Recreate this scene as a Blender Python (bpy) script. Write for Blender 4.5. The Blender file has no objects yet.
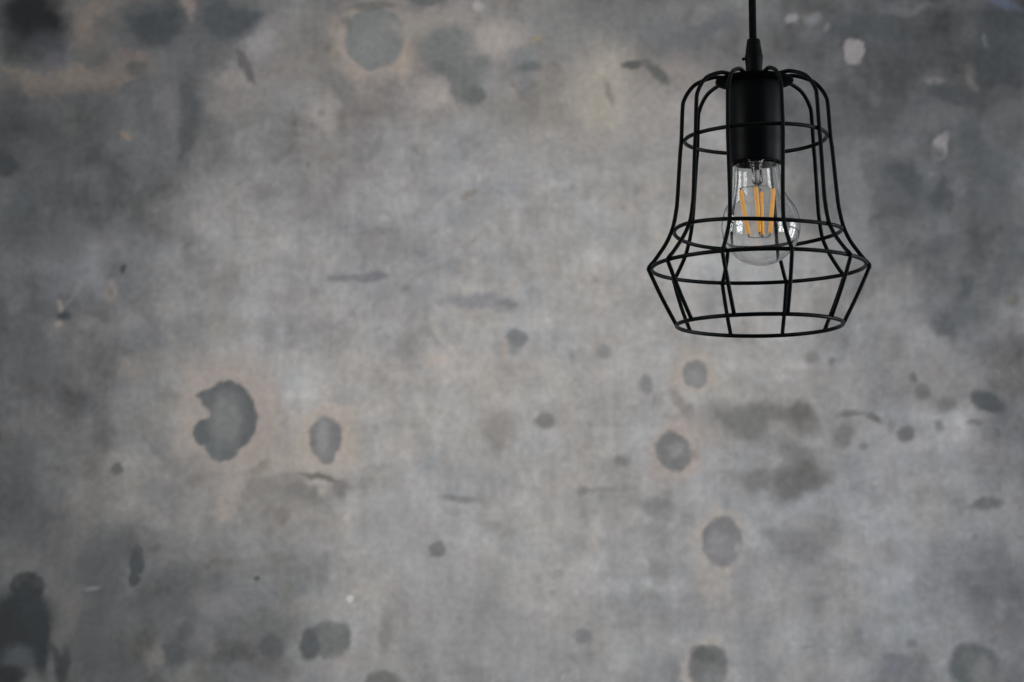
import bpy, bmesh, math
import numpy as np
from mathutils import Vector, Matrix

PI = math.pi
R = math.radians
scene = bpy.context.scene
COL = scene.collection

# ------------------------------------------------------------------ camera
CAM_Z = 1.5
F_PX = 2392.5
PITCH = R(7.433)
ROLL = R(-0.146)
WALL_Y = 2.75
cam = bpy.data.cameras.new('camera')
cam.sensor_width = 36.0
cam.lens = F_PX * 36.0 / 1024.0
cam.clip_start = 0.05
cam.dof.use_dof = True
cam.dof.focus_distance = 1.855
cam.dof.aperture_fstop = 11.0
cam_o = bpy.data.objects.new('camera', cam)
COL.objects.link(cam_o)
cam_o.location = (0, 0, CAM_Z)
cam_o.rotation_mode = 'QUATERNION'
cam_o.rotation_quaternion = (Matrix.Rotation(PITCH + PI/2, 3, 'X') @ Matrix.Rotation(ROLL, 3, 'Z')).to_quaternion()
scene.camera = cam_o


def on_wall(px, py):
    """metres on the wall (x, z) of a picture point, for placing stains"""
    a = px - 512.0
    b = py - 341.0
    cr, sr = math.cos(-ROLL), math.sin(-ROLL)
    a, b = a*cr - b*sr, a*sr + b*cr
    x, u, d = a / F_PX, -b / F_PX, 1.0
    y = d*math.cos(PITCH) - u*math.sin(PITCH)
    z = d*math.sin(PITCH) + u*math.cos(PITCH)
    t = WALL_Y / y
    return x*t, CAM_Z + z*t


MPP = WALL_Y / F_PX          # metres on the wall per pixel, near enough


# ------------------------------------------------------------------ helpers
def link(name, bm, mat, parent=None, smooth=True):
    me = bpy.data.meshes.new(name)
    bmesh.ops.recalc_face_normals(bm, faces=bm.faces)
    bm.to_mesh(me)
    bm.free()
    if smooth:
        for p in me.polygons:
            p.use_smooth = True
    me.materials.append(mat)
    o = bpy.data.objects.new(name, me)
    COL.objects.link(o)
    if parent:
        o.parent = parent
    return o


def box(bm, x0, x1, y0, y1, z0, z1):
    v = [bm.verts.new(p) for p in ((x0,y0,z0),(x1,y0,z0),(x1,y1,z0),(x0,y1,z0),(x0,y0,z1),(x1,y0,z1),(x1,y1,z1),(x0,y1,z1))]
    for f in ((0,1,2,3),(4,5,6,7),(0,1,5,4),(1,2,6,5),(2,3,7,6),(3,0,4,7)):
        bm.faces.new([v[i] for i in f])


def tube(bm, pts, r, n=12, closed=False):
    """sweep a round section along pts; r a number or a list"""
    pts = [Vector(p) for p in pts]
    m = len(pts)
    rr = r if isinstance(r, (list, tuple)) else [r]*m
    tang = []
    for i in range(m):
        if closed:
            t = pts[(i+1) % m] - pts[i-1]
        else:
            t = pts[min(i+1, m-1)] - pts[max(i-1, 0)]
        tang.append(t.normalized())
    up = Vector((0, 0, 1)) if abs(tang[0].z) < 0.9 else Vector((1, 0, 0))
    nrm = (up - tang[0]*up.dot(tang[0])).normalized()
    rings = []
    for i in range(m):
        nrm = (nrm - tang[i]*nrm.dot(tang[i])).normalized()
        bi = tang[i].cross(nrm)
        rings.append([bm.verts.new(pts[i] + (nrm*math.cos(2*PI*k/n) + bi*math.sin(2*PI*k/n))*rr[i]) for k in range(n)])
    rng = range(m) if closed else range(m-1)
    for i in rng:
        a, b = rings[i], rings[(i+1) % m]
        for k in range(n):
            bm.faces.new((a[k], a[(k+1) % n], b[(k+1) % n], b[k]))
    if not closed:
        bm.faces.new(rings[0])
        bm.faces.new(rings[-1][::-1])


def lathe(bm, prof, n=64, centre=(0, 0)):
    """prof: list of (r, z); r == 0 makes a pole"""
    cx, cy = centre
    rings = []
    for r, z in prof:
        if r < 1e-7:
            rings.append([bm.verts.new((cx, cy, z))])
        else:
            rings.append([bm.verts.new((cx + r*math.cos(2*PI*k/n), cy + r*math.sin(2*PI*k/n), z)) for k in range(n)])
    for a, b in zip(rings, rings[1:]):
        for k in range(n):
            k2 = (k+1) % n
            if len(a) == 1 and len(b) == 1:
                continue
            if len(a) == 1:
                bm.faces.new((a[0], b[k2], b[k]))
            elif len(b) == 1:
                bm.faces.new((a[k], a[k2], b[0]))
            else:
                bm.faces.new((a[k], a[k2], b[k2], b[k]))


def spline(pts, n=8):
    """Catmull-Rom through 2D or 3D tuples"""
    P = [Vector(p) for p in pts]
    P = [2*P[0]-P[1]] + P + [2*P[-1]-P[-2]]
    out = []
    for i in range(1, len(P)-2):
        for k in range(n):
            t = k/n
            a, b, c, d = P[i-1:i+3]
            out.append(0.5*((2*b) + (c-a)*t + (2*a-5*b+4*c-d)*t*t + (3*b-a-3*c+d)*t**3))
    out.append(P[-2])
    return out


def s2l(v):
    v /= 255.0
    return v/12.92 if v <= 0.04045 else ((v+0.055)/1.055)**2.4


def mat_simple(name, col, rough=0.5, metallic=0.0, bump=0.0, bump_scale=400, coat=0.0, ior=1.45, spec=0.5):
    m = bpy.data.materials.new(name)
    m.use_nodes = True
    nt = m.node_tree
    b = nt.nodes['Principled BSDF']
    b.inputs['Base Color'].default_value = (*col, 1)
    b.inputs['Roughness'].default_value = rough
    b.inputs['Metallic'].default_value = metallic
    b.inputs['Coat Weight'].default_value = coat
    b.inputs['Specular IOR Level'].default_value = spec
    b.inputs['IOR'].default_value = ior
    tc = nt.nodes.new('ShaderNodeTexCoord')
    no = nt.nodes.new('ShaderNodeTexNoise')
    no.inputs['Scale'].default_value = bump_scale
    nt.links.new(tc.outputs['Object'], no.inputs['Vector'])
    if bump:
        bp = nt.nodes.new('ShaderNodeBump')
        bp.inputs['Strength'].default_value = bump
        bp.inputs['Distance'].default_value = 0.0005
        nt.links.new(no.outputs['Fac'], bp.inputs['Height'])
        nt.links.new(bp.outputs['Normal'], b.inputs['Normal'])
    mr = nt.nodes.new('ShaderNodeMapRange')
    mr.inputs['To Min'].default_value = rough*0.9
    mr.inputs['To Max'].default_value = min(1, rough*1.1)
    nt.links.new(no.outputs['Fac'], mr.inputs['Value'])
    nt.links.new(mr.outputs['Result'], b.inputs['Roughness'])
    return m


M_POWDER = mat_simple('black_powder_coat', (0.0030, 0.0045, 0.0054), 0.40, bump=0.15, bump_scale=900, spec=.12)
M_SOCKET = mat_simple('black_socket_paint', (0.0024, 0.0036, 0.0046), 0.42, bump=0.1, bump_scale=900, spec=.12)
M_PLASTIC = mat_simple('black_plastic', (0.0022, 0.0028, 0.0034), 0.6, spec=.12)
M_CORD = mat_simple('black_fabric_cord', (0.005, 0.005, 0.0055), 0.85, bump=0.6, bump_scale=1500, spec=.12)
M_BRASS = mat_simple('nickel_plated_metal', (0.62, 0.58, 0.5), 0.3, metallic=1.0)
M_LEAD = mat_simple('lead_wire_metal', (0.25, 0.22, 0.2), 0.35, metallic=1.0)
M_CEIL = mat_simple('white_ceiling_paint', (0.7, 0.69, 0.67), 0.9, bump=0.2, bump_scale=60)
M_FLOOR = mat_simple('grey_cement_floor', (0.075, 0.072, 0.07), 0.6, bump=0.2, bump_scale=30)

M_GLASS = bpy.data.materials.new('clear_bulb_glass')
M_GLASS.use_nodes = True
nt = M_GLASS.node_tree
nt.nodes.remove(nt.nodes['Principled BSDF'])
g = nt.nodes.new('ShaderNodeBsdfGlass')
g.inputs['IOR'].default_value = 1.5
g.inputs['Roughness'].default_value = 0.0
g.inputs['Color'].default_value = (0.985, 0.99, 0.99, 1)
nt.links.new(g.outputs[0], nt.nodes['Material Output'].inputs['Surface'])

M_FIL = bpy.data.materials.new('yellow_phosphor_filament')
M_FIL.use_nodes = True
nt = M_FIL.node_tree
b = nt.nodes['Principled BSDF']
b.inputs['Base Color'].default_value = (0.86, 0.40, 0.06, 1)
b.inputs['Roughness'].default_value = 0.55
b.inputs['Emission Color'].default_value = (1.0, 0.50, 0.10, 1)
b.inputs['Emission Strength'].default_value = 0.35
tc = nt.nodes.new('ShaderNodeTexCoord')
wv = nt.nodes.new('ShaderNodeTexNoise')
wv.inputs['Scale'].default_value = 700
mx = nt.nodes.new('ShaderNodeMix')
mx.data_type = 'RGBA'
mx.inputs[6].default_value = (0.90, 0.36, 0.04, 1)
mx.inputs[7].default_value = (0.95, 0.52, 0.12, 1)
nt.links.new(tc.outputs['Object'], wv.inputs['Vector'])
nt.links.new(wv.outputs['Fac'], mx.inputs[0])
nt.links.new(mx.outputs[2], b.inputs['Base Color'])

# ------------------------------------------------------------------ the concrete wall
# stains of the cement: (x, y, rx, ry, turn in degrees, softness, (r, g, b) tone, strength, warp)
# x, y, rx, ry in picture pixels, turned into metres on the wall; warp 's' small, 'c' cloudy
ALB = 0.52 / s2l(150)        # tone -> albedo

#BASE: broad tones, darker towards the edges and corners
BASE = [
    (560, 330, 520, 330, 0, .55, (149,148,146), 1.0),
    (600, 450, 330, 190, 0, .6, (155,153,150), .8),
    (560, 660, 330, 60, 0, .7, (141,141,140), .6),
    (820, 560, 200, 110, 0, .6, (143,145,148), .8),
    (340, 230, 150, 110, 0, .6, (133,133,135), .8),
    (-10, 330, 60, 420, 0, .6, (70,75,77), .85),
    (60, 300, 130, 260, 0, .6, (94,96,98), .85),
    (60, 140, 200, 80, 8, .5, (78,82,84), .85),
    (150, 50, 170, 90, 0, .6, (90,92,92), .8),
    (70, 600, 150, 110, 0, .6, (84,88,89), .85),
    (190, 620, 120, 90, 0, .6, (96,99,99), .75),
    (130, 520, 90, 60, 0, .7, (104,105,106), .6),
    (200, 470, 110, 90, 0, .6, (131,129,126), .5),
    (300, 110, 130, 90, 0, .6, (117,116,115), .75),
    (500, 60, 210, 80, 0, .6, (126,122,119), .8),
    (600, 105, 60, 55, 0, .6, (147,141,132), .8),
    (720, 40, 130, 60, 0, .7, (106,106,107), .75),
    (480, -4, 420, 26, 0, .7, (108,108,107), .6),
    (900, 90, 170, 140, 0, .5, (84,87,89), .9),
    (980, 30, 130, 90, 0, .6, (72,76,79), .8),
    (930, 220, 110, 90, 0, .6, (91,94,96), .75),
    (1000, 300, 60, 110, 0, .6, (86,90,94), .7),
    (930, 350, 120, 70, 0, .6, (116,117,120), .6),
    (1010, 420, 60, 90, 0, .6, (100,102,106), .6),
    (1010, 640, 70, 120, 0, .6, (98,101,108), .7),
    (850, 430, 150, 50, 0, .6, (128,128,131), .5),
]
STAINS = [
    # ---- big dark smudges, soft
    (30, 22, 34, 40, 10, .55, (33,38,42), 1.0, 'c'),
    (48, 50, 20, 16, 0, .6, (80,82,90), .4, 'c'),
    (64, 84, 66, 12, 6, .7, (122,111,101), .75, 'c'),
    (88, 22, 26, 22, -30, .7, (116,106,99), .7, 'c'),
    (128, 64, 26, 16, 20, .7, (120,110,103), .7, 'c'),
    (118, 10, 22, 14, 0, .7, (108,104,100), .6, 'c'),
    (158, 22, 34, 24, 10, .6, (74,81,86), .85, 'c'),
    (188, 10, 10, 12, -20, .7, (128,116,110), .6, 'c'),
    (228, 20, 30, 20, 5, .6, (80,87,91), .85, 'c'),
    (190, 60, 34, 60, 0, .7, (87,91,95), .6, 'c'),
    (186, 130, 7, 36, -14, .8, (74,79,83), .6, 'c'),
    (200, 102, 9, 20, 12, .6, (76,82,86), .6, 'c'),
    (225, 122, 26, 6, 0, .7, (96,98,98), .5, 'c'),
    (65, 100, 60, 14, 0, .7, (86,90,92), .4, 'c'),
    (133, 68, 9, 6, 20, .5, (84,86,88), .8, 's'),
    (142, 74, 5, 9, 0, .5, (92,92,90), .7, 's'),
    (125, 135, 8, 3, -30, .6, (138,120,98), .6, 's'),
    (117, 188, 8, 5, 20, .5, (80,84,88), .7, 's'),
    (100, 140, 18, 6, 10, .6, (84,88,92), .5, 'c'),
    (246, 66, 4, 18, 24, .5, (100,98,98), .8, 's'),
    (227, 49, 6, 4, 0, .5, (98,100,97), .8, 's'),
    (255, 50, 20, 22, 0, .7, (138,135,138), .6, 'c'),
    (240, 95, 28, 26, 0, .7, (128,124,120), .5, 'c'),
    (295, 50, 30, 30, 0, .8, (122,118,114), .4, 'c'),
    (324, 36, 16, 22, 0, .6, (108,106,102), .6, 'c'),
    (328, 46, 4, 5, 0, .5, (92,86,78), .6, 's'),
    (334, 53, 6, 5, 0, .6, (124,118,90), .7, 's'),
    (338, 90, 18, 20, 0, .7, (112,112,110), .5, 'c'),
    (320, 115, 16, 18, 0, .6, (150,144,140), .6, 'c'),
    (322, 113, 4, 4, 0, .5, (118,122,120), .6, 's'),
    (245, 124, 5, 4, 0, .5, (106,106,104), .6, 's'),
    (290, 6, 30, 8, 0, .6, (112,112,112), .5, 'c'),
    # ---- the round grey patch at the top
    (376, 42, 44, 44, 0, .3, (146,134,125), .95, 'c'),
    (375, 38, 30.5, 33, -8, .07, (111,115,115), .95, 's'),
    (376, 44, 22, 20, 0, .6, (120,122,121), .6, 's'),
    (372, 6, 26, 4, 4, .4, (90,92,88), .6, 's'),
    (346, 22, 6, 6, 0, .4, (104,104,98), .7, 's'),
    (403, 60, 4, 26, -4, .6, (156,142,122), .5, 's'),
    (424, -3, 22, 9, -6, .2, (96,100,100), .9, 's'),
    (435, 22, 40, 12, 0, .6, (146,138,130), .6, 'c'),
    (440, 48, 22, 18, -20, .6, (110,113,113), .9, 'c'),
    (462, 66, 16, 30, 30, .6, (106,110,110), .85, 'c'),
    (474, 94, 14, 11, 0, .5, (100,103,103), .85, 'c'),
    (459, 96, 5, 6, 0, .5, (98,96,92), .7, 's'),
    (440, 66, 7, 5, 0, .5, (98,102,102), .8, 's'),
    (437, 90, 2.6, 6, 0, .4, (96,90,86), .9, 's'),
    (432, 96, 22, 20, 0, .6, (154,146,140), .7, 'c'),
    (437, 101, 8, 6, 0, .6, (160,152,142), .6, 'c'),
    (500, 108, 40, 14, -20, .7, (126,124,120), .6, 'c'),
    (500, 40, 32, 16, 16, .6, (158,150,142), .8, 'c'),
    (478, 6, 6, 5, 0, .5, (166,160,154), .7, 's'),
    (526, 58, 13, 10, 0, .5, (124,128,128), .85, 's'),
    (528, 65, 12, 4, -14, .4, (102,106,106), .75, 's'),
    (524, 76, 8, 12, 0, .5, (122,124,126), .7, 's'),
    (526, 92, 7, 4, 20, .5, (110,112,118), .7, 's'),
    (537, 38, 5, 4, 0, .5, (146,128,92), .85, 's'),
    (565, 30, 26, 24, 0, .7, (124,126,124), .6, 'c'),
    (600, 12, 40, 14, 0, .7, (112,113,112), .6, 'c'),
    (640, 30, 40, 20, 0, .7, (112,114,115), .6, 'c'),
    (608, 82, 34, 40, 10, .7, (158,150,138), .8, 'c'),
    (596, 115, 24, 18, 0, .7, (158,151,136), .7, 'c'),
    (609, 92, 4, 15, 18, .5, (128,122,112), .75, 's'),
    (603, 74, 4, 8, 30, .6, (164,156,140), .6, 's'),
    (632, 65, 10, 3.4, 6, .4, (96,98,95), .85, 's'),
    (655, 72, 15, 4.5, -42, .4, (98,100,95), .85, 's'),
    (690, 34, 34, 16, 8, .6, (100,104,107), .7, 'c'),
    (716, 28, 20, 9, 0, .6, (94,99,104), .7, 'c'),
    (680, 76, 40, 18, 0, .7, (136,128,124), .7, 'c'),
    (700, 110, 24, 16, 0, .7, (146,140,137), .6, 'c'),
    (640, 127, 8, 6, 0, .6, (160,150,148), .6, 's'),
    (650, 140, 40, 30, 0, .8, (140,137,135), .5, 'c'),
    (580, 150, 60, 20, 10, .7, (136,134,133), .5, 'c'),
    # ---- right dark cloud
    (792, 19, 6, 4, 10, .5, (140,140,144), .8, 's'),
    (813, 18, 9, 6, 20, .5, (122,124,128), .7, 's'),
    (827, 27, 3, 5, 0, .5, (128,128,130), .7, 's'),
    (854, 51, 10.5, 14, 6, .14, (142,137,137), .95, 's'),
    (939, 150, 7.5, 14, -18, .25, (142,139,142), .9, 's'),
    (943, 140, 5, 10, -30, .4, (136,132,136), .6, 's'),
    (985, 42, 2.8, 9, 14, .4, (122,126,140), .85, 's'),
    (1004, 2, 22, 5, -24, .5, (86,94,122), .7, 's'),
    (935, 80, 10, 4, -12, .5, (126,122,122), .6, 's'),
    (970, 74, 8, 10, 0, .6, (112,108,106), .6, 'c'),
    (940, 92, 10, 12, 0, .6, (66,70,74), .6, 'c'),
    (985, 100, 6, 14, 0, .6, (68,72,74), .5, 'c'),
    (1012, 110, 14, 14, 0, .6, (98,98,100), .6, 'c'),
    (905, 5, 30, 5, 0, .6, (112,112,116), .5, 'c'),
    (1005, 50, 24, 30, 0, .7, (64,68,72), .6, 'c'),
    (877, 95, 7, 14, 0, .6, (104,104,106), .5, 'c'),
    (850, 120, 40, 16, 0, .7, (92,95,98), .5, 'c'),
    (860, 175, 30, 34, 0, .7, (120,122,125), .6, 'c'),
    (900, 190, 24, 34, 15, .6, (84,88,92), .8, 'c'),
    (934, 196, 12, 22, -15, .6, (80,85,88), .7, 'c'),
    (888, 214, 24, 10, -30, .6, (90,92,94), .6, 'c'),
    (850, 230, 24, 26, 0, .7, (128,129,132), .6, 'c'),
    (985, 190, 30, 26, 0, .7, (84,88,92), .6, 'c'),
    (920, 232, 10, 12, 0, .6, (110,112,114), .5, 'c'),
    (934, 252, 12, 9, 0, .6, (88,92,95), .6, 'c'),
    (1000, 280, 10, 20, 0, .6, (80,86,92), .6, 'c'),
    (960, 300, 30, 30, 10, .7, (95,100,103), .6, 'c'),
    (968, 290, 8, 14, 0, .6, (82,88,90), .6, 'c'),
    (945, 320, 9, 12, 0, .6, (90,94,97), .6, 'c'),
    (870, 175, 6, 5, 0, .5, (104,106,104), .6, 's'),
    # ---- blotches inside the dark clouds
    (158, 24, 27, 20, 10, .35, (64,71,76), .8, 'c'),
    (150, 6, 22, 8, 0, .5, (82,88,90), .6, 'c'),
    (228, 17, 22, 16, -10, .35, (72,79,83), .8, 'c'),
    (189, 8, 7, 13, 20, .5, (134,122,115), .9, 'c'),
    (92, 14, 22, 12, 30, .5, (124,112,103), .8, 'c'),
    (112, 22, 14, 8, 0, .5, (92,94,90), .6, 'c'),
    (30, 76, 26, 5, -12, .5, (118,108,97), .7, 'c'),
    (78, 70, 14, 10, 30, .5, (126,114,104), .7, 'c'),
    (58, 60, 14, 10, 0, .5, (92,93,100), .6, 'c'),
    (130, 80, 14, 6, 0, .5, (120,110,102), .6, 'c'),
    (148, 100, 18, 22, 0, .6, (84,88,92), .6, 'c'),
    (110, 118, 22, 14, 0, .6, (82,84,88), .5, 'c'),
    (170, 104, 14, 18, 0, .5, (108,109,112), .6, 'c'),
    (195, 92, 6, 22, 10, .7, (74,79,82), .6, 'c'),
    (184, 140, 5, 24, -10, .6, (72,77,80), .7, 'c'),
    (10, 110, 16, 26, 0, .5, (68,73,76), .6, 'c'),
    (6, 165, 10, 14, 0, .5, (58,64,68), .7, 'c'),
    (60, 150, 40, 22, 0, .6, (80,84,87), .5, 'c'),
    (25, 220, 20, 30, 0, .6, (76,82,85), .6, 'c'),
    (60, 240, 30, 20, 0, .6, (92,94,96), .5, 'c'),
    (236, 84, 18, 12, 0, .5, (134,129,125), .7, 'c'),
    (256, 44, 16, 12, 30, .5, (138,136,138), .7, 'c'),
    (246, 66, 3.2, 18, 24, .4, (92,91,92), .95, 's'),
    (230, 108, 24, 8, 0, .6, (124,120,118), .6, 'c'),
    (870, 172, 12, 18, 0, .4, (94,96,98), .7, 'c'),
    (905, 176, 9, 24, 14, .4, (74,79,82), .75, 'c'),
    (926, 152, 18, 9, 0, .4, (82,86,88), .7, 'c'),
    (935, 190, 8, 20, -12, .4, (72,78,81), .8, 'c'),
    (944, 196, 5, 16, 0, .5, (76,82,84), .6, 'c'),
    (893, 216, 24, 6, 28, .5, (82,84,87), .7, 'c'),
    (880, 196, 8, 8, 0, .5, (88,90,92), .6, 'c'),
    (958, 184, 10, 12, 0, .5, (108,109,111), .6, 'c'),
    (976, 150, 16, 30, 0, .5, (76,81,84), .6, 'c'),
    (880, 150, 40, 12, -6, .6, (104,106,108), .6, 'c'),
    (860, 100, 34, 5, -6, .5, (74,79,82), .6, 'c'),
    (868, 84, 26, 3, -14, .5, (70,75,78), .6, 'c'),
    (872, 26, 40, 10, 0, .6, (74,79,82), .6, 'c'),
    (925, 50, 30, 10, 10, .6, (78,82,84), .5, 'c'),
    (960, 94, 20, 10, 0, .5, (68,72,75), .6, 'c'),
    (988, 60, 18, 22, 0, .6, (64,69,72), .6, 'c'),
    (1000, 20, 30, 16, 0, .5, (62,67,71), .6, 'c'),
    (1004, 88, 14, 10, 0, .5, (90,91,93), .5, 'c'),
    (930, 120, 30, 10, 0, .6, (100,102,104), .5, 'c'),
    (1000, 170, 20, 20, 0, .6, (80,85,88), .5, 'c'),
    (1010, 210, 14, 18, 0, .6, (92,95,97), .5, 'c'),
    (1008, 250, 14, 20, 0, .6, (82,88,91), .5, 'c'),
    (932, 248, 16, 9, 0, .5, (84,88,91), .6, 'c'),
    (948, 318, 8, 14, 10, .5, (84,89,92), .7, 'c'),
    (968, 288, 6, 16, 0, .5, (76,82,85), .7, 'c'),
    (975, 320, 18, 10, 0, .6, (88,93,96), .6, 'c'),
    (1012, 300, 8, 8, 0, .5, (98,96,80), .5, 's'),
    (945, 300, 10, 12, 0, .5, (112,113,116), .6, 'c'),
    (96, 558, 16, 14, 0, .4, (76,82,85), .6, 'c'),
    (118, 548, 14, 8, -10, .5, (80,85,88), .6, 'c'),
    (100, 600, 14, 22, 0, .4, (82,86,88), .5, 'c'),
    (110, 660, 26, 20, 0, .5, (80,84,86), .6, 'c'),
    (80, 665, 14, 20, 0, .6, (86,89,89), .5, 'c'),
    (177, 655, 13, 8, -20, .4, (74,79,82), .75, 'c'),
    (190, 632, 8, 10, 0, .4, (80,84,87), .7, 'c'),
    (148, 634, 10, 7, 0, .4, (80,80,77), .7, 'c'),
    (160, 605, 16, 12, 0, .5, (86,90,92), .6, 'c'),
    (172, 570, 14, 8, 0, .5, (92,95,97), .6, 'c'),
    (205, 640, 10, 14, 0, .5, (112,112,114), .6, 'c'),
    (200, 600, 16, 10, 0, .5, (110,109,108), .5, 'c'),
    (60, 595, 7, 26, 0, .5, (106,103,99), .6, 'c'),
    (235, 610, 22, 12, 0, .6, (122,122,125), .5, 'c'),
    # ---- middle of the wall
    (64, 316, 7, 4.5, 0, .35, (62,68,72), .95, 's'),
    (60, 306, 3, 6, 20, .5, (134,126,118), .8, 's'),
    (59, 324, 4, 3, 0, .5, (138,128,118), .7, 's'),
    (78, 290, 2, 24, -36, .5, (118,118,116), .5, 's'),
    (111, 293, 2.4, 3.4, 0, .3, (68,56,52), .9, 's'),
    (111, 292, 6, 10, 0, .5, (132,124,116), .55, 's'),
    (123.5, 269, 2.4, 4.6, 0, .3, (66,68,68), .9, 's'),
    (96, 314, 22, 5, -14, .6, (86,88,88), .5, 'c'),
    (25, 350, 20, 24, 0, .7, (86,91,94), .6, 'c'),
    (135, 365, 14, 14, 0, .7, (132,126,120), .5, 'c'),
    (180, 360, 40, 16, 0, .8, (132,128,124), .5, 'c'),
    (225, 330, 26, 12, 0, .7, (128,124,118), .5, 'c'),
    (262, 290, 18, 14, 0, .7, (136,137,142), .5, 'c'),
    (375, 232, 18, 4, 4, .5, (128,127,126), .7, 's'),
    (368, 277, 16, 4, 6, .5, (116,116,122), .7, 's'),
    (338, 277, 10, 4, -10, .5, (118,119,124), .6, 's'),
    (363, 262, 3, 14, 0, .6, (126,126,128), .5, 's'),
    (435, 269, 12, 3.4, 8, .5, (130,130,129), .6, 's'),
    (475, 300, 34, 11, 0, .6, (133,133,137), .7, 'c'),
    (508, 303, 9, 4, 0, .5, (120,120,122), .6, 's'),
    (437, 330, 3.5, 14, 28, .5, (166,160,152), .55, 's'),
    (413, 340, 12, 14, 0, .6, (134,132,130), .5, 'c'),
    (434, 360, 10, 5, 0, .6, (172,160,150), .6, 's'),
    (380, 370, 50, 4, -8, .6, (160,154,146), .5, 'c'),
    (470, 194, 8, 3, 30, .5, (126,116,104), .6, 's'),
    (510, 209, 4, 3, 0, .5, (126,124,122), .5, 's'),
    (517, 337, 10, 8.5, 0, .3, (124,128,129), .85, 's'),
    (513, 347, 6, 8, 0, .4, (128,131,131), .75, 's'),
    (505, 352, 3, 12, 0, .5, (164,146,138), .6, 's'),
    (604, 352, 7, 7, 0, .5, (134,134,134), .75, 's'),
    (579, 354, 6, 7, 0, .5, (140,138,137), .7, 's'),
    (646, 386, 6, 8, 0, .5, (130,130,131), .75, 's'),
    (632, 410, 5, 5, 0, .5, (134,132,130), .6, 's'),
    (545, 421, 9, 7, 0, .5, (126,125,122), .8, 's'),
    (494, 430, 20, 16, 0, .7, (140,136,131), .6, 'c'),
    (497, 448, 4, 14, 0, .5, (126,118,112), .5, 's'),
    (470, 380, 20, 26, 0, .8, (158,155,150), .4, 'c'),
    (610, 380, 40, 20, 20, .8, (162,156,150), .5, 'c'),
    # ---- the two grey spots on the left, pale halo first
    (230, 418, 50, 58, 0, .45, (152,141,133), .95, 'c'),
    (326, 438, 36, 38, 0, .4, (162,152,140), .95, 'c'),
    (282, 462, 26, 12, 0, .6, (154,147,136), .7, 'c'),
    (228, 416, 29, 35, 8, .06, (86,91,93), 1.0, 's'),
    (222, 444, 18, 17, 0, .1, (95,101,103), 1.0, 's'),
    (203, 432, 9.5, 14, -10, .1, (86,92,94), 1.0, 's'),
    (205, 396, 10, 6.5, 24, .15, (90,95,96), 1.0, 's'),
    (229, 454, 6, 8, 0, .2, (94,99,100), .9, 's'),
    (226, 418, 17, 24, 0, .5, (112,114,114), .85, 's'),
    (201, 411, 10, 7, -20, .14, (146,138,131), 1.0, 's'),
    (196, 404, 7, 7, 0, .2, (146,138,131), .9, 's'),
    (325.5, 438, 17, 21, 0, .12, (112,112,112), .95, 's'),
    (327, 454, 9, 11, 0, .2, (115,115,114), .9, 's'),
    (323, 438, 7, 20, 0, .6, (134,134,135), .75, 's'),
    (296, 398, 5, 10, 0, .7, (128,128,126), .4, 'c'),
    (346, 398, 12, 8, 0, .6, (132,134,136), .6, 'c'),
    (260, 466, 16, 4, 10, .5, (130,122,114), .7, 'c'),
    (117, 468, 6, 6.5, 0, .3, (92,93,92), .85, 's'),
    (226, 502, 10, 18, 0, .6, (152,142,134), .7, 'c'),
    (245, 500, 4, 22, -18, .6, (124,120,114), .6, 's'),
    (290, 495, 44, 22, 0, .6, (124,121,117), .75, 'c'),
    (318, 477, 22, 3, -11, .4, (104,100,95), .8, 's'),
    (308, 492, 16, 9, 0, .6, (112,110,107), .6, 'c'),
    (345, 488, 9, 10, 0, .6, (110,106,104), .7, 'c'),
    (366, 486, 10, 8, 0, .6, (128,124,122), .5, 'c'),
    (322, 490, 5, 7, 0, .5, (156,150,144), .75, 's'),
    (318, 482, 12, 3, -6, .5, (160,154,148), .7, 's'),
    (282, 518, 7, 9, 0, .6, (116,108,98), .5, 's'),
    (250, 540, 70, 12, 0, .7, (128,129,130), .5, 'c'),
    (395, 530, 30, 40, 0, .7, (144,146,148), .5, 'c'),
    (458, 499, 16, 3, -8, .5, (128,128,126), .7, 's'),
    (495, 522, 22, 6, -12, .6, (140,137,134), .6, 'c'),
    (437, 549, 8.5, 8, 0, .25, (117,118,119), .85, 's'),
    (556, 575, 7, 4, 0, .5, (132,132,131), .6, 's'),
    (583, 637, 8, 7, 0, .5, (122,123,126), .75, 's'),
    (596, 536, 3, 14, 0, .5, (166,160,152), .5, 's'),
    (582, 491, 6, 5, 0, .5, (120,116,114), .7, 's'),
    (603, 490, 24, 2.6, 4, .5, (126,123,120), .6, 's'),
    (652, 505, 18, 8, -6, .6, (126,126,127), .7, 'c'),
    (660, 566, 9, 9, 0, .6, (128,127,128), .6, 'c'),
    (648, 598, 8, 6, 0, .6, (128,127,126), .6, 'c'),
    # ---- right-hand cluster of ringed spots
    (694, 374, 21, 22, 0, .3, (164,154,144), .95, 'c'),
    (695, 373.5, 13, 13.5, 0, .16, (122,122,121), .85, 's'),
    (694, 377, 7.5, 8, 0, .5, (135,134,133), .8, 's'),
    (678, 400, 5, 16, 32, .5, (136,124,116), .6, 's'),
    (688, 411, 6, 7, 0, .5, (118,118,118), .7, 's'),
    (694, 432, 30, 14, -10, .6, (152,144,138), .7, 'c'),
    (674, 451, 26, 27, 0, .3, (163,151,143), .95, 'c'),
    (673, 450, 17.5, 20, 20, .14, (114,114,113), .92, 's'),
    (678, 462, 11, 9, 0, .3, (115,115,115), .8, 's'),
    (676, 450, 8, 8, 0, .6, (136,135,135), .7, 's'),
    (690, 455, 8, 5, 0, .5, (122,121,120), .5, 's'),
    (622, 460, 8, 6, 0, .5, (118,116,115), .75, 's'),
    (717, 415, 4, 4, 0, .5, (98,96,96), .8, 's'),
    (745, 422, 34, 16, 0, .6, (117,117,115), .85, 'c'),
    (778, 418, 18, 11, 0, .6, (112,111,108), .75, 'c'),
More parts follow.
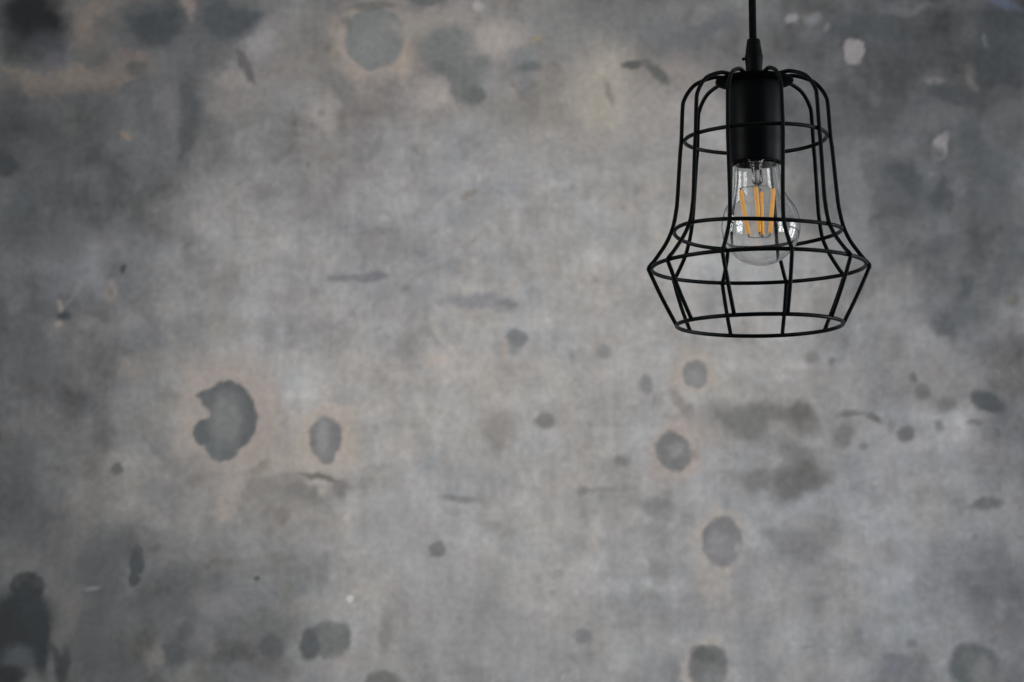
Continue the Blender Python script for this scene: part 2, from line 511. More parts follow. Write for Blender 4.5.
    (802, 420, 14, 15, 10, .6, (106,105,102), .85, 'c'),
    (750, 435, 10, 8, 0, .6, (108,108,104), .6, 'c'),
    (800, 460, 16, 18, 0, .6, (112,112,110), .8, 'c'),
    (795, 485, 24, 17, 20, .6, (104,104,103), .85, 'c'),
    (756, 480, 24, 18, 0, .6, (118,118,118), .75, 'c'),
    (806, 476, 10, 14, 20, .5, (98,98,96), .6, 'c'),
    (811, 357, 7, 6, 0, .6, (112,111,108), .7, 's'),
    (832, 361, 4, 4, 0, .5, (108,108,108), .7, 's'),
    (852, 413, 12, 3, 6, .5, (106,106,106), .75, 's'),
    (874, 418, 9, 4, -28, .5, (102,103,102), .8, 's'),
    (838, 422, 24, 8, 0, .7, (134,133,134), .6, 'c'),
    (843, 435, 8, 12, -30, .6, (110,111,109), .6, 's'),
    (863, 445, 6, 4, 0, .5, (106,105,107), .6, 's'),
    (906, 434, 9, 9, 0, .4, (98,99,100), .8, 's'),
    (891, 426, 4, 8, 0, .5, (110,110,110), .6, 's'),
    (913, 377, 4.5, 6, 20, .5, (94,94,97), .75, 's'),
    (922, 392, 8, 9, 0, .4, (104,103,102), .75, 's'),
    (936, 370, 12, 18, 0, .7, (130,122,120), .5, 'c'),
    (945, 405, 10, 8, 0, .5, (98,98,98), .65, 's'),
    (940, 426, 5, 7, 0, .5, (102,101,103), .6, 's'),
    (989, 403, 19, 9, -26, .35, (74,80,84), .85, 's'),
    (978, 398, 7, 10, 0, .5, (78,84,86), .6, 's'),
    (975, 423, 8, 3, 0, .5, (92,93,96), .6, 's'),
    (992, 460, 6, 5, 0, .5, (108,108,109), .5, 's'),
    (988, 503, 16, 6, 8, .4, (98,100,103), .8, 's'),
    (985, 461, 30, 10, 0, .7, (114,113,114), .4, 'c'),
    (1000, 573, 30, 6, 0, .6, (106,107,110), .5, 'c'),
    (722, 541, 27, 33, 0, .25, (164,157,149), .95, 'c'),
    (708, 582, 14, 20, 0, .6, (158,152,146), .6, 'c'),
    (722, 541, 20, 25, 0, .13, (116,116,117), .88, 's'),
    (718, 546, 11, 15, 0, .6, (134,132,136), .85, 's'),
    (739, 549, 4, 5, 0, .4, (148,144,140), .8, 's'),
    (790, 540, 22, 12, -10, .5, (120,121,122), .8, 'c'),
    (808, 552, 20, 17, 20, .5, (117,118,121), .8, 'c'),
    (690, 40, 8, 4, 0, .6, (100,102,106), .4, 's'),
    (745, 580, 14, 30, 0, .7, (136,137,141), .5, 'c'),
    (756, 640, 18, 40, 0, .7, (126,128,130), .6, 'c'),
    (707, 666, 28, 29, 0, .25, (164,157,150), .95, 'c'),
    (708, 666, 20, 21, -10, .14, (108,110,110), .92, 's'),
    (704, 655, 13, 7, -20, .4, (92,95,93), .75, 's'),
    (712, 682, 13, 12, 0, .6, (124,126,126), .7, 's'),
    (862, 636, 9, 11, 0, .5, (118,120,124), .5, 's'),
    (865, 634, 4, 6, 0, .5, (140,140,144), .6, 's'),
    (930, 556, 30, 16, 0, .7, (130,132,136), .5, 'c'),
    (940, 600, 30, 16, 0, .7, (118,120,124), .5, 'c'),
    (896, 670, 16, 10, 10, .6, (104,107,117), .7, 'c'),
    (912, 644, 6, 4, 0, .5, (108,107,108), .6, 's'),
    (973, 666, 25, 22, 0, .22, (88,95,97), .9, 's'),
    (982, 674, 11, 17, 0, .5, (120,120,120), .75, 's'),
    (968, 660, 9, 14, 0, .6, (100,106,106), .5, 's'),
    (1002, 608, 12, 20, 0, .6, (110,110,113), .5, 's'),
    (1000, 608, 5, 10, 0, .6, (124,124,128), .5, 's'),
    (990, 575, 8, 6, 0, .6, (98,100,103), .5, 's'),
    # ---- clearer cores of some marks
    (368, 277, 20, 4, 4, .5, (108,108,114), .8, 's'),
    (338, 278, 14, 4, 0, .5, (112,113,118), .7, 's'),
    (363, 262, 4, 16, 0, .6, (122,122,124), .5, 's'),
    (378, 232, 22, 4, 2, .5, (118,117,116), .7, 's'),
    (517, 338, 10, 9, 0, .3, (112,116,118), .8, 's'),
    (634, 65, 10, 4, 6, .4, (88,91,88), .85, 's'),
    (657, 73, 17, 6, -42, .4, (92,95,90), .85, 's'),
    (528, 66, 12, 5, 14, .4, (98,103,103), .8, 's'),
    (524, 56, 12, 9, 0, .4, (116,121,121), .6, 's'),
    (474, 95, 12, 9, 0, .4, (92,96,97), .7, 's'),
    (444, 66, 12, 8, -20, .4, (98,102,102), .7, 'c'),
    (458, 80, 10, 16, 30, .5, (102,105,105), .6, 'c'),
    (545, 421, 9, 8, 0, .35, (116,115,112), .7, 's'),
    (494, 436, 16, 16, 0, .6, (132,127,122), .6, 'c'),
    (583, 637, 9, 8, 0, .4, (114,116,119), .7, 's'),
    (475, 300, 32, 9, 0, .5, (124,124,129), .6, 'c'),
    (508, 303, 10, 4, 0, .5, (114,114,117), .6, 's'),
    (413, 340, 13, 14, 0, .5, (126,125,124), .5, 'c'),
    (604, 352, 7, 7, 0, .4, (126,126,127), .7, 's'),
    (646, 384, 7, 9, 0, .4, (120,120,122), .7, 's'),
    (462, 499, 20, 4, -8, .5, (120,120,118), .6, 's'),
    (660, 504, 14, 7, -6, .5, (116,116,118), .6, 's'),
    (745, 424, 30, 14, 0, .5, (112,112,110), .6, 'c'),
    (806, 412, 10, 14, 30, .5, (98,97,94), .7, 'c'),
    (757, 482, 16, 12, 0, .6, (112,112,112), .6, 'c'),
    (843, 437, 10, 14, -30, .5, (106,107,105), .5, 's'),
    (245, 66, 4.5, 19, 26, .4, (92,90,92), .9, 's'),
    (137, 70, 10, 7, 20, .4, (78,80,82), .7, 's'),
    (117, 188, 10, 6, -20, .5, (74,78,82), .7, 's'),
    (134, 70, 18, 12, 20, .7, (100,97,92), .4, 'c'),
    # ---- bottom left dark stains
    (60, 640, 50, 40, 0, .7, (100,100,100), .6, 'c'),
    (28, 586, 17.5, 14, -8, .12, (51,57,60), .95, 's'),
    (24, 620, 30, 34, 0, .3, (54,60,63), .95, 's'),
    (6, 645, 26, 40, 0, .3, (49,54,57), .9, 's'),
    (40, 640, 10, 34, 6, .3, (52,58,62), .9, 's'),
    (18, 660, 16, 14, 0, .6, (78,84,88), .8, 's'),
    (56, 658, 5, 18, 20, .4, (64,70,72), .8, 's'),
    (63, 668, 6, 22, -6, .4, (60,65,68), .85, 's'),
    (50, 665, 4, 10, 0, .5, (96,100,104), .6, 's'),
    (8, 676, 16, 10, 0, .4, (46,50,52), .8, 's'),
    (22, 560, 24, 16, 0, .7, (112,110,106), .5, 'c'),
    (70, 560, 24, 40, 0, .8, (104,105,107), .5, 'c'),
    (105, 570, 24, 30, 0, .6, (82,87,90), .7, 'c'),
    (95, 630, 20, 40, 0, .6, (84,88,90), .6, 'c'),
    (72, 610, 8, 26, -6, .7, (112,108,104), .5, 'c'),
    (92, 587, 9, 2.4, 4, .5, (120,122,122), .7, 's'),
    (136.5, 561, 6.5, 15, -4, .16, (70,76,79), .95, 's'),
    (134, 580, 5, 8, -8, .2, (70,75,78), .95, 's'),
    (139, 551, 3, 8, 12, .3, (74,79,82), .8, 's'),
    (165, 610, 22, 20, 0, .7, (92,96,98), .6, 'c'),
    (180, 650, 16, 18, 20, .6, (82,87,90), .7, 'c'),
    (145, 640, 10, 12, 0, .6, (88,88,84), .6, 'c'),
    (158, 655, 7, 14, -20, .6, (126,122,118), .6, 'c'),
    (30, 500, 20, 50, 0, .7, (82,88,90), .6, 'c'),
    (85, 510, 14, 34, 0, .8, (120,117,112), .5, 'c'),
    (110, 540, 24, 16, 0, .7, (92,96,98), .5, 'c'),
    (160, 500, 20, 16, 0, .7, (108,111,113), .5, 'c'),
    (257.5, 578, 3, 2.6, 0, .3, (78,78,80), .85, 's'),
    (290, 600, 6, 20, 30, .6, (118,118,112), .5, 's'),
    (272, 634, 17, 20, 0, .3, (102,106,106), .75, 's'),
    (271, 646, 13, 12, 0, .4, (82,88,89), .8, 's'),
    (330, 640, 20, 18.5, 0, .16, (105,109,108), .95, 's'),
    (341, 632, 9, 10, 0, .3, (106,110,109), .7, 's'),
    (309, 644, 10, 17, 0, .25, (84,89,92), .92, 's'),
    (350, 599, 4.4, 4, 30, .3, (186,188,190), .85, 's'),
    (386, 632, 6, 22, -6, .6, (122,122,119), .6, 's'),
    (318, 612, 30, 8, 0, .7, (146,139,133), .5, 'c'),
    (350, 660, 30, 10, 0, .7, (144,138,132), .5, 'c'),
    (382, 682, 18, 11, 0, .25, (108,110,107), .85, 's'),
    (240, 672, 24, 12, 0, .7, (104,109,113), .6, 'c'),
    (440, 580, 40, 40, 0, .8, (146,147,150), .5, 'c'),
    (500, 640, 60, 30, 0, .8, (144,146,148), .5, 'c'),
    (437, 549, 9, 8, 0, .25, (110,112,113), .85, 's'),
]


# ---- noise and the mixing of the cement, worked out once per point of the wall
def vnoise(x, z, seed):
    """smooth lattice noise, about -1..1"""
    ix, iz = np.floor(x).astype(np.int64), np.floor(z).astype(np.int64)
    fx, fz = x-ix, z-iz

    def grad(i, j):
        h = (i*374761393 + j*668265263 + seed*1274126177) & 0xffffffff
        h = ((h ^ (h >> 13))*1103515245) & 0xffffffff
        h = ((h ^ (h >> 16))*2246822519) & 0xffffffff
        h = h ^ (h >> 13)
        return (h & 0xffff)/65536.0*2*PI
    sx, sz = fx**3*(fx*(fx*6-15)+10), fz**3*(fz*(fz*6-15)+10)
    v = []
    for j in (0, 1):
        for i in (0, 1):
            an = grad(ix+i, iz+j)
            v.append(np.cos(an)*(fx-i) + np.sin(an)*(fz-j))
    lo = v[0]*(1-sx) + v[1]*sx
    hi = v[2]*(1-sx) + v[3]*sx
    return (lo*(1-sz) + hi*sz)*1.6


def fbm(x, z, scale, octaves, seed, gain=.55, sx=1.0, sz=1.0):
    out, amp, tot = 0, 1.0, 0
    for o in range(octaves):
        out = out + amp*vnoise(x*scale*sx + 17.3*o, z*scale*sz + 9.1*o, seed+o)
        tot += amp
        amp *= gain
        scale *= 2.03
    return out/tot


def cement_albedo(X, Z):
    ux, uz = X + .0052*fbm(X, Z, 44, 5, 11, .68), Z + .0052*fbm(X, Z, 44, 5, 23, .68)
    cx_, cz = ux + .022*fbm(X, Z, 15, 4, 31), uz + .022*fbm(X, Z, 15, 4, 47)
    bx, bz = X + .085*fbm(X, Z, 5, 5, 53), Z + .085*fbm(X, Z, 5, 5, 67)
    W = {'s': (ux, uz), 'c': (cx_, cz), 'b': (bx, bz)}
    col = np.empty(X.shape + (3,))
    col[:] = [s2l(v)*ALB for v in (118, 119, 121)]

    def stain(px, py, rx, ry, turn, soft, tone, k, w):
        x, z = on_wall(px, py)
        wx, wz = W[w]
        c, s = math.cos(R(-turn)), math.sin(R(-turn))
        dx, dz = (wx-x)/MPP, (z-wz)/MPP
        u, v = (dx*c + dz*s)/rx, (-dx*s + dz*c)/ry
        d = np.sqrt(u*u + v*v)
        t = np.clip((1+soft-d)/(2*soft), 0, 1)
        m = (t*t*(3-2*t)*k)[..., None]
        col[:] = col*(1-m) + np.array([s2l(q*.7 + .3*sum(tone)/3)*ALB for q in tone])*m

    # the same clouds go on over the rest of the wall, beyond the picture
    far = np.random.default_rng(21)
    spots = []
    while len(spots) < 46:
        px, py = far.uniform(-1900, 2900), far.uniform(-700, 1900)
        a = far.uniform(90, 330)
        if -a*1.3 < px < 1024 + a*1.3 and -a*1.1 < py < 682 + a*1.1:
            continue
        g = far.uniform(84, 152)
        stain(px, py, a, a*far.uniform(.5, .9), far.uniform(-20, 20), .6, (g, g*1.003, g*1.01), .8, 'b')
        spots.append((px, py))
    far_marks = []
    while len(far_marks) < 90:
        px, py = far.uniform(-1900, 2900), far.uniform(-700, 1900)
        if -40 < px < 1064 and -40 < py < 722:
            continue
        a = far.uniform(6, 34)
        g = far.uniform(78, 120)
        far_marks.append((px, py, a, a*far.uniform(.6, 1.2), far.uniform(-30, 30), far.uniform(.1, .5), (g, g*1.01, g*1.01), .85, 's'))
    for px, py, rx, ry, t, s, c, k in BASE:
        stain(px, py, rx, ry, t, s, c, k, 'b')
    # mottling: clouds, trowel marks, drift between warm and cool
    n1 = fbm(X, Z, 9, 5, 71)
    n2 = fbm(X, Z, 26, 4, 83)
    n3 = fbm(X, Z, 20, 4, 97, sx=2.2, sz=.35)
    n4 = fbm(X, Z, 16, 3, 101, sx=.5, sz=2.0)
    dark = np.clip(1.25 - col[..., 1]/(s2l(140)*ALB), 0, 1)
    n5 = fbm(X + .012*n2, Z + .012*n1, 13, 5, 163, .6)
    f = 1 + MOTTLE*(.11*n1 + .12*n2 + .08*n3 + .07*n4 + (.10 + .36*dark)*n5)
    wrm = fbm(X, Z, 8, 4, 113) + .5*fbm(X, Z, 24, 3, 127)
    gr = fbm(X, Z, 11, 4, 131)
    col *= f[..., None]
    col[..., 0] *= 1 + .055*wrm
    col[..., 2] *= 1 - .060*wrm
    col[..., 1] *= 1 + .014*gr
    # hundreds of small smears and flecks left by the trowel
    rng = np.random.default_rng(7)
    xs, zs = X[0], Z[:, 0]
    for k in range(2200):
        x0, z0 = rng.uniform(-.68, .68), rng.uniform(1.38, 2.34)
        big = rng.random() < .35
        a = rng.uniform(.006, .020) if big else rng.uniform(.0015, .006)
        b = a*rng.uniform(.25, .8)
        t = rng.normal(0, .5) if rng.random() < .6 else rng.normal(PI/2, .35)
        g = rng.choice((-1, 1), p=(.62, .38))*(rng.uniform(.04, .13) if big else rng.uniform(.06, .22))
        tint = rng.normal(0, .012)
        i0, i1 = np.searchsorted(xs, (x0-1.9*a-.006, x0+1.9*a+.006))
        j0, j1 = np.searchsorted(zs, (z0-1.9*a-.006, z0+1.9*a+.006))
        dx, dz = ux[j0:j1, i0:i1]-x0, uz[j0:j1, i0:i1]-z0
        u, v = (dx*math.cos(t)+dz*math.sin(t))/a, (-dx*math.sin(t)+dz*math.cos(t))/b
        m = np.exp(-1.2*(u*u+v*v)**1.3)[..., None]
        col[j0:j1, i0:i1] *= 1 + m*np.array([g+tint, g, g-tint])
    for st in far_marks + STAINS:
        st = list(st)
        st[7] = min(1, st[7]*1.15)
        stain(*st)
    f = 1 + MOTTLE*(.06*fbm(X, Z, 36, 4, 139, .6) + .04*fbm(X, Z, 30, 3, 149, sx=2.6, sz=.4))
    col *= f[..., None]
    col *= np.array([.998, .988, 1.004])
    return np.clip(col, .01, .9)


MOTTLE = 1.7


def wall_material():
    m = bpy.data.materials.new('stained_cement_plaster')
    m.use_nodes = True
    nt = m.node_tree
    N, L = nt.nodes, nt.links
    bsdf = N['Principled BSDF']
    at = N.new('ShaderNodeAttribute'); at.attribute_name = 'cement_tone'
    tc = N.new('ShaderNodeTexCoord')
    n = N.new('ShaderNodeTexNoise')
    n.inputs['Scale'].default_value = 120; n.inputs['Detail'].default_value = 4
    L.new(tc.outputs['Object'], n.inputs['Vector'])
    mr = N.new('ShaderNodeMapRange')
    mr.inputs['From Min'].default_value = .3; mr.inputs['From Max'].default_value = .7
    mr.inputs['To Min'].default_value = .90; mr.inputs['To Max'].default_value = 1.10
    L.new(n.outputs['Fac'], mr.inputs['Value'])
    v = N.new('ShaderNodeVectorMath'); v.operation = 'SCALE'
    L.new(at.outputs['Color'], v.inputs[0]); L.new(mr.outputs[0], v.inputs['Scale'])
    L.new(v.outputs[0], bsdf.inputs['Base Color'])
    bsdf.inputs['Roughness'].default_value = 0.75
    bsdf.inputs['Specular IOR Level'].default_value = 0.25
    n2 = N.new('ShaderNodeTexNoise')
    n2.inputs['Scale'].default_value = 30; n2.inputs['Detail'].default_value = 5
    L.new(tc.outputs['Object'], n2.inputs['Vector'])
    bp = N.new('ShaderNodeBump')
    bp.inputs['Strength'].default_value = 0.25
    bp.inputs['Distance'].default_value = 0.002
    L.new(n2.outputs['Fac'], bp.inputs['Height'])
    L.new(bp.outputs['Normal'], bsdf.inputs['Normal'])
    return m


def build_wall():
    """a slab whose face is a fine grid where the picture looks and a coarse one beyond"""
    def axis(lo, a, b, hi, fine, coarse):
        n0, n1, n2 = max(1, round((a-lo)/coarse)), round((b-a)/fine), max(1, round((hi-b)/coarse))
        return np.concatenate([np.linspace(lo, a, n0+1)[:-1], np.linspace(a, b, n1+1)[:-1], np.linspace(b, hi, n2+1)])
    xs = axis(-3, -.66, .66, 3, .0022, .012)
    zs = axis(0, 1.40, 2.32, CEIL_Z, .0022, .012)
    X, Z = np.meshgrid(xs, zs)
    nz, nx = X.shape
    co = np.stack([X, np.zeros_like(X), Z], -1).reshape(-1, 3)
    back = np.array([(-3, .2, 0), (3, .2, 0), (3, .2, CEIL_Z), (-3, .2, CEIL_Z)])
    i = np.arange(nz*nx).reshape(nz, nx)
    quads = np.stack([i[:-1, :-1], i[:-1, 1:], i[1:, 1:], i[1:, :-1]], -1).reshape(-1, 4)
    nb = nz*nx
    extra = [[nb+1, nb, nb+3, nb+2]]
    me = bpy.data.meshes.new('wall_back')
    co = np.concatenate([co, back])
    quads = np.concatenate([quads, np.array(extra)])
    me.vertices.add(len(co)); me.vertices.foreach_set('co', co.ravel().astype(np.float32))
    me.loops.add(quads.size); me.loops.foreach_set('vertex_index', quads.ravel().astype(np.int32))
    me.polygons.add(len(quads))
    me.polygons.foreach_set('loop_start', np.arange(0, quads.size, 4, dtype=np.int32))
    me.update(calc_edges=True)
    # the four edges of the slab
    at = me.attributes.new('cement_tone', 'FLOAT_COLOR', 'POINT')
    rgba = np.ones((len(co), 4), np.float32)
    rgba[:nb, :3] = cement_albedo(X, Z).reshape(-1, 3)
    rgba[nb:, :3] = .3
    at.data.foreach_set('color', rgba.ravel())
    bm = bmesh.new(); bm.from_mesh(me); bm.verts.ensure_lookup_table()
    cbk = [bm.verts[nb+k] for k in range(4)]
    for line, (p, q) in ((i[0], (0, 1)), (i[:, -1], (1, 2)), (i[-1][::-1], (2, 3)), (i[:, 0][::-1], (3, 0))):
        bm.faces.new([bm.verts[int(k)] for k in line][::-1] + [cbk[p], cbk[q]])
    bm.to_mesh(me); bm.free()
    me.materials.append(wall_material())
    o = bpy.data.objects.new('wall_back', me)
    COL.objects.link(o)
    o['kind'] = 'structure'
    o.location = (0, WALL_Y, 0)
    return o


def structure(name, bm, m):
    o = link(name, bm, m, smooth=False)
    o['kind'] = 'structure'
    return o


CEIL_Z = 2.75
build_wall()
bm = bmesh.new(); box(bm, -3, 3, -2.6, WALL_Y, -.1, 0)
structure('floor', bm, M_FLOOR)
bm = bmesh.new(); box(bm, -3, 3, -2.6, WALL_Y, CEIL_Z, CEIL_Z + .12)
structure('ceiling', bm, M_CEIL)

# ------------------------------------------------------------------ the pendant lamp
LX, LY = 0.18936, 1.82
lamp = bpy.data.objects.new('pendant_lamp', None)
COL.objects.link(lamp)
PIV = 0.39492
lamp.location = (LX, LY, CAM_Z + PIV)
lamp.rotation_euler = (0, R(-0.332), 0)
lamp['label'] = 'black wire cage pendant lamp hanging on a black cord in front of the wall'
lamp['category'] = 'pendant lamp'
# lamp-local height = h - PIV, h as measured above the eye level


def H(h):
    return h - PIV


WIRE = 0.00158
# rings: h, radius, lean a*sin + b*cos, warp c*cos2 + s*sin2
RINGS = [
    (0.39496, 0.05489, 0.00074, -.00001, -.0001, .00043),
    (0.32119, 0.06431, -.00042, .00048, -.0014, -.00111),
    (0.29447, 0.08229, .00008, .00011, .00024, -.00005),
    (0.24926, 0.06365, -.00033, -.00014, -.0002, .00017),
]


def ring_h(i, th):
    h, r, a, b, c, s = RINGS[i]
    return h + a*math.sin(th) + b*math.cos(th) + c*math.cos(2*th) + s*math.sin(2*th)


def lean(h, th):
    """how far the bent rings push a cage wire up or down at height h"""
    ks = [(0.4440, 0)] + [(RINGS[i][0], ring_h(i, th) - RINGS[i][0]) for i in range(4)]
    if h >= ks[0][0]:
        return 0
    for (h0, d0), (h1, d1) in zip(ks, ks[1:]):
        if h1 <= h <= h0:
            t = (h0-h)/(h0-h1)
            return d0*(1-t) + d1*t
    return ks[-1][1]


for i in range(4):
    bm = bmesh.new()
    n = 128
    pts = []
    for k in range(n):
        th = 2*PI*k/n
        r = RINGS[i][1]
        pts.append((r*math.sin(th), -r*math.cos(th), H(ring_h(i, th))))
    tube(bm, pts, WIRE, 12, closed=True)
    link('cage_ring', bm, M_POWDER, lamp)

# cage wires: azimuth at the four rings (0 towards the viewer, + to the right)
AZ = [(-90, -87, -88, -91), (-58, -56, -59, -59), (-27, -24, -24, -23), (15, 11, 11, 13), (51, 48, 48, 51),
      (84, 83, 85, 83), (122, 124, 122, 122), (160, 160, 159, 158), (194, 195, 194, 195), (227, 229, 226, 232)]
PROF_TOP = [(.4436, .0215), (.4442, .0300), (.4431, .0353), (.4412, .0407), (.4381, .0465), (.4330, .0512), (.4270, .0546),
            (.4205, .0562), (.3950, .0576), (.3830, .0588), (.3458, .0617), (.3360, .0630), (.3280, .0645),
            (.3205, .0667), (.3110, .0715), (.2994, .0802), (.2972, .0824)]
for az in AZ:
    prof = spline(PROF_TOP, 5)
    prof += [Vector((.2955, .0839)), Vector((.2942, .0847)), Vector((.2929, .0849)), Vector((.2914, .0841))]
    for k in range(1, 9):
        t = k/8
        prof.append(Vector((.2912 + (.2500-.2912)*t, .0840 + (.0641-.0840)*t + .0006*math.sin(PI*t))))
    hs = [.4440, .395, .321, .2945, .2492]
    az5 = [az[0]] + list(az)
    pts = []
    for h, r in prof:
        for k in range(4):
            if hs[k+1] <= h <= hs[k] or (k == 3 and h < hs[4]) or (k == 0 and h > hs[0]):
                t = min(max((hs[k]-h)/(hs[k]-hs[k+1]), 0), 1)
                a = R(az5[k]*(1-t) + az5[k+1]*t)
                break
        pts.append((r*math.sin(a), -r*math.cos(a), H(h + lean(h, a))))
    bm = bmesh.new()
    tube(bm, pts, WIRE, 10)
    link('cage_wire', bm, M_POWDER, lamp)

# hub plate the wires are welded to
bm = bmesh.new()
lathe(bm, [(0, H(.4426)), (.0275, H(.4426)), (.0300, H(.4418)), (.0304, H(.4406)), (.0298, H(.4394)), (.0270, H(.4386)), (0, H(.4384))], 64)
link('hub_plate', bm, mat_simple('matt_black_plate', (.002, .0026, .003), .75, spec=.03), lamp)

# lamp holder
bm = bmesh.new()
lathe(bm, [(0, H(.4400)), (.0202, H(.4400)), (.0206, H(.4383)), (.0206, H(.3880)), (.0203, H(.3872)), (.0203, H(.3765)),
           (.0195, H(.3752)), (.0186, H(.3752)), (.0180, H(.3760)), (.0178, H(.3790)), (.0176, H(.4200)), (0, H(.4205))], 64)
link('lamp_holder', bm, M_SOCKET, lamp)

# cord grip with its little screw
bm = bmesh.new()
lathe(bm, [(0, H(.4420)), (.0065, H(.4420)), (.0064, H(.4520)), (.0068, H(.4560)), (.0071, H(.4590)), (.0070, H(.4612)),
           (.0066, H(.4620)), (.0063, H(.4650)), (.0055, H(.4700)), (.0050, H(.4736)), (.0045, H(.4742)), (0, H(.4742))], 48)
grip = link('cord_grip', bm, M_PLASTIC, lamp)
bm = bmesh.new()
tube(bm, [(-.0050, -.001, H(.4590)), (-.0077, -.001, H(.4584)), (-.0078, -.001, H(.4584)), (-.0092, -.001, H(.4580))], [.0009, .0009, .0014, .0012], 12)
link('grip_screw', bm, M_PLASTIC, grip)

# cord up to the ceiling
bm = bmesh.new()
gz = H(.4725)
top = CEIL_Z - CAM_Z - PIV
ta = math.tan(R(0.332))
pts = [(-.0004, 0, gz)]
for k in range(1, 25):
    t = k/24
    z = gz + (top-.012-gz)*t
    pts.append((-.0004 + ta*(z-gz) - .0012*math.sin(PI*t)*0.5, 0, z))
tube(bm, pts, .0029, 14)
link('cord', bm, M_CORD, lamp)
bm = bmesh.new()
cx = pts[-1][0]
lathe(bm, [(0, top-.028), (.006, top-.028), (.0075, top-.024), (.035, top-.022), (.046, top-.016), (.049, top-.004), (.049, top+.0005), (0, top+.0005)], 64, (cx, 0))
link('ceiling_rose', bm, M_POWDER, lamp)

# ------------------------------------------------------------------ the bulb (screwed into the holder)
bulb = bpy.data.objects.new('light_bulb', None)
COL.objects.link(bulb)
bulb.location = (LX + math.sin(R(-0.332))*H(.3790), LY, CAM_Z + .3790)
bulb.rotation_euler = (R(0.0), R(-2.9), 0)
bulb['label'] = 'clear glass filament bulb with four orange filaments inside the black cage'
bulb['category'] = 'light bulb'
BC = .3262 - .3790          # centre of the round part below the holder mouth
RB = .0307
outer = []
for k in range(0, 29):
    a = -PI/2 + (PI/2 + math.asin(.62))*k/28
    outer.append((RB*math.cos(a), BC + RB*math.sin(a)))
r_end, z_end = outer[-1]
sp = spline([(outer[-2][0], outer[-2][1]), (r_end, z_end), (.0206, BC+.0255), (.0190, BC+.0320), (.0180, BC+.0400), (.0172, BC+.0500), (.0168, BC+.0560)], 6)
outer += [(p[0], p[1]) for p in sp[7:]]
TH = .0009
inner = []
for i, (r, z) in enumerate(outer):
    if i == 0:
        inner.append((0, z + TH)); continue
    p0 = outer[i-1]; p1 = outer[min(i+1, len(outer)-1)]
    tx, tz = p1[0]-p0[0], p1[1]-p0[1]
    l = math.hypot(tx, tz)
    inner.append((max(r - tz/l*TH, 1e-4), z + tx/l*TH))
bm = bmesh.new()
prof = [(0 if i == 0 else r, z) for i, (r, z) in enumerate(outer)] + inner[::-1]
lathe(bm, prof, 96)
link('glass_envelope', bm, M_GLASS, bulb)
# screw base inside the holder
bm = bmesh.new()
pr = [(0, .0045), (.0125, .0045)]
for k in range(25):
    pr.append((.0128 + .0007*math.sin(k*PI/2), .005 + k*.0008))
pr += [(.008, .027), (.004, .029), (0, .029)]
lathe(bm, pr, 48)
link('screw_base', bm, M_BRASS, bulb)
# glass stem: flared foot, pinched press
bm = bmesh.new()
lathe(bm, [(0, .0040), (.0085, .0040), (.0062, -.0005), (.0045, -.0050), (.0040, -.0110), (.0044, -.0155), (.0040, -.0185), (.0022, -.0205), (0, -.0212)], 40)
stem = link('glass_stem', bm, M_GLASS, bulb)
# filaments
TOPZ, BOTZ = .3548-.3790, .3205-.3790
tips = []
for a, rt, rb in ((-90, .0136, .0098), (-14, .0130, .0085), (164, .0125, .0060), (88, .0120, .0070)):
    a = R(a)
    p = Vector((rt*math.sin(a), -rt*math.cos(a), TOPZ))
    q = Vector((rb*math.sin(a), -rb*math.cos(a), BOTZ))
    bm = bmesh.new()
    tube(bm, [p, p.lerp(q, .03), p.lerp(q, .5), p.lerp(q, .97), q], [.0010, .0016, .0016, .0016, .0010], 14)
    f = link('filament', bm, M_FIL, bulb)
    d = (q-p).normalized()
    for u, v in ((p - d*.0022, p + d*.0004), (q - d*.0004, q + d*.0022)):
        bm = bmesh.new()
        tube(bm, [u, v], .0006, 8)
        link('filament_tip', bm, M_LEAD, f)
    tips.append((p - d*.0022, q + d*.0022))
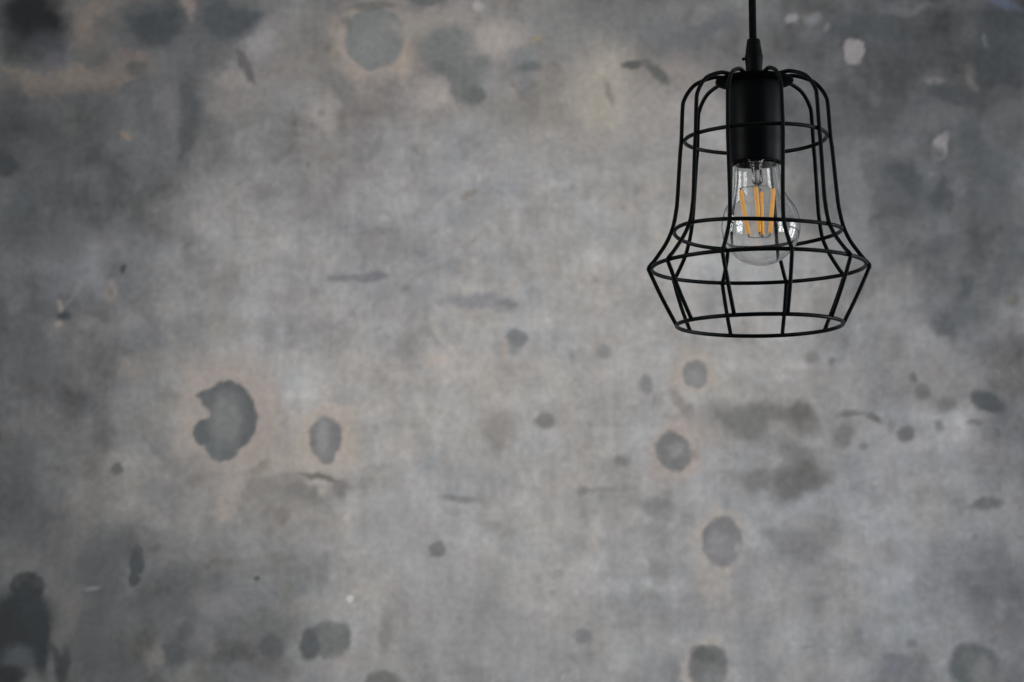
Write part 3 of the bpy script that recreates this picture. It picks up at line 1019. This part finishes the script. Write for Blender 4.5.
# support wires
bm = bmesh.new()
J = Vector((0, 0, -.0200))
for p, q in tips:
    tube(bm, [J, J + Vector((0, 0, -.0010)) + (p-J)*.25, p], .00030, 8)
tube(bm, [(0.0008, 0, -.019), (.0010, 0, -.030), (.0004, 0, tips[0][1].z - .0005)], .00028, 8)
K = Vector((.0004, 0, tips[0][1].z - .0005))
for p, q in tips:
    tube(bm, [K, K.lerp(q, .5) + Vector((0, 0, -.0008)), q], .00028, 8)
tube(bm, [(-.0018, 0, -.006), (-.0018, 0, -.0135), (-.001, 0, -.0195)], .00045, 8)
tube(bm, [(.0018, 0, -.006), (.0018, 0, -.0135), (.001, 0, -.0195)], .00045, 8)
link('support_wires', bm, M_LEAD, bulb)

# ------------------------------------------------------------------ light
def area(name, loc, aim, sx, sy, power, col=(1, 1, 1)):
    l = bpy.data.lights.new(name, 'AREA')
    l.shape = 'RECTANGLE'; l.size = sx; l.size_y = sy
    l.energy = power; l.color = col
    o = bpy.data.objects.new(name, l)
    COL.objects.link(o)
    o.location = loc
    o.rotation_euler = (Vector(aim) - Vector(loc)).to_track_quat('-Z', 'Y').to_euler()
    return o


area('window_daylight_corner', (2.5, 2.25, 1.65), (.19, 1.82, 1.8), 1.0, 1.3, 23, (.92, .965, 1.0))
area('window_daylight_right', (2.6, .5, 1.75), (.2, 2.75, 1.8), 1.0, 1.5, 21, (.965, .985, 1.0))
area('window_daylight_left', (-2.6, .9, 1.75), (0, 2.6, 1.8), .9, 1.4, 26.5, (1.0, .985, .96))
sl = bpy.data.lights.new('added_pool_spot', 'SPOT')  # added spot without a fixture, makes a soft pool of light mid-wall
sl.energy = 49; sl.spot_size = R(36); sl.spot_blend = 1.0; sl.shadow_soft_size = .08
sl.color = (1.0, .975, .95)
so = bpy.data.objects.new('added_pool_spot', sl)
COL.objects.link(so)
so.location = (-1.2, .9, 2.6)
so.rotation_euler = (Vector((.06, 2.75, 1.80)) - Vector(so.location)).to_track_quat('-Z', 'Y').to_euler()

world = bpy.data.worlds.new('world')
scene.world = world
world.use_nodes = True
bg = world.node_tree.nodes['Background']
bg.inputs['Color'].default_value = (.93, .97, 1.0, 1)
bg.inputs['Strength'].default_value = 0.065

vs = scene.view_settings
scene.display_settings.display_device = 'sRGB'
vs.view_transform = 'Standard'
vs.look = 'None'
vs.gamma = 1.0
vs.use_curve_mapping = False
vs.exposure = 0.0
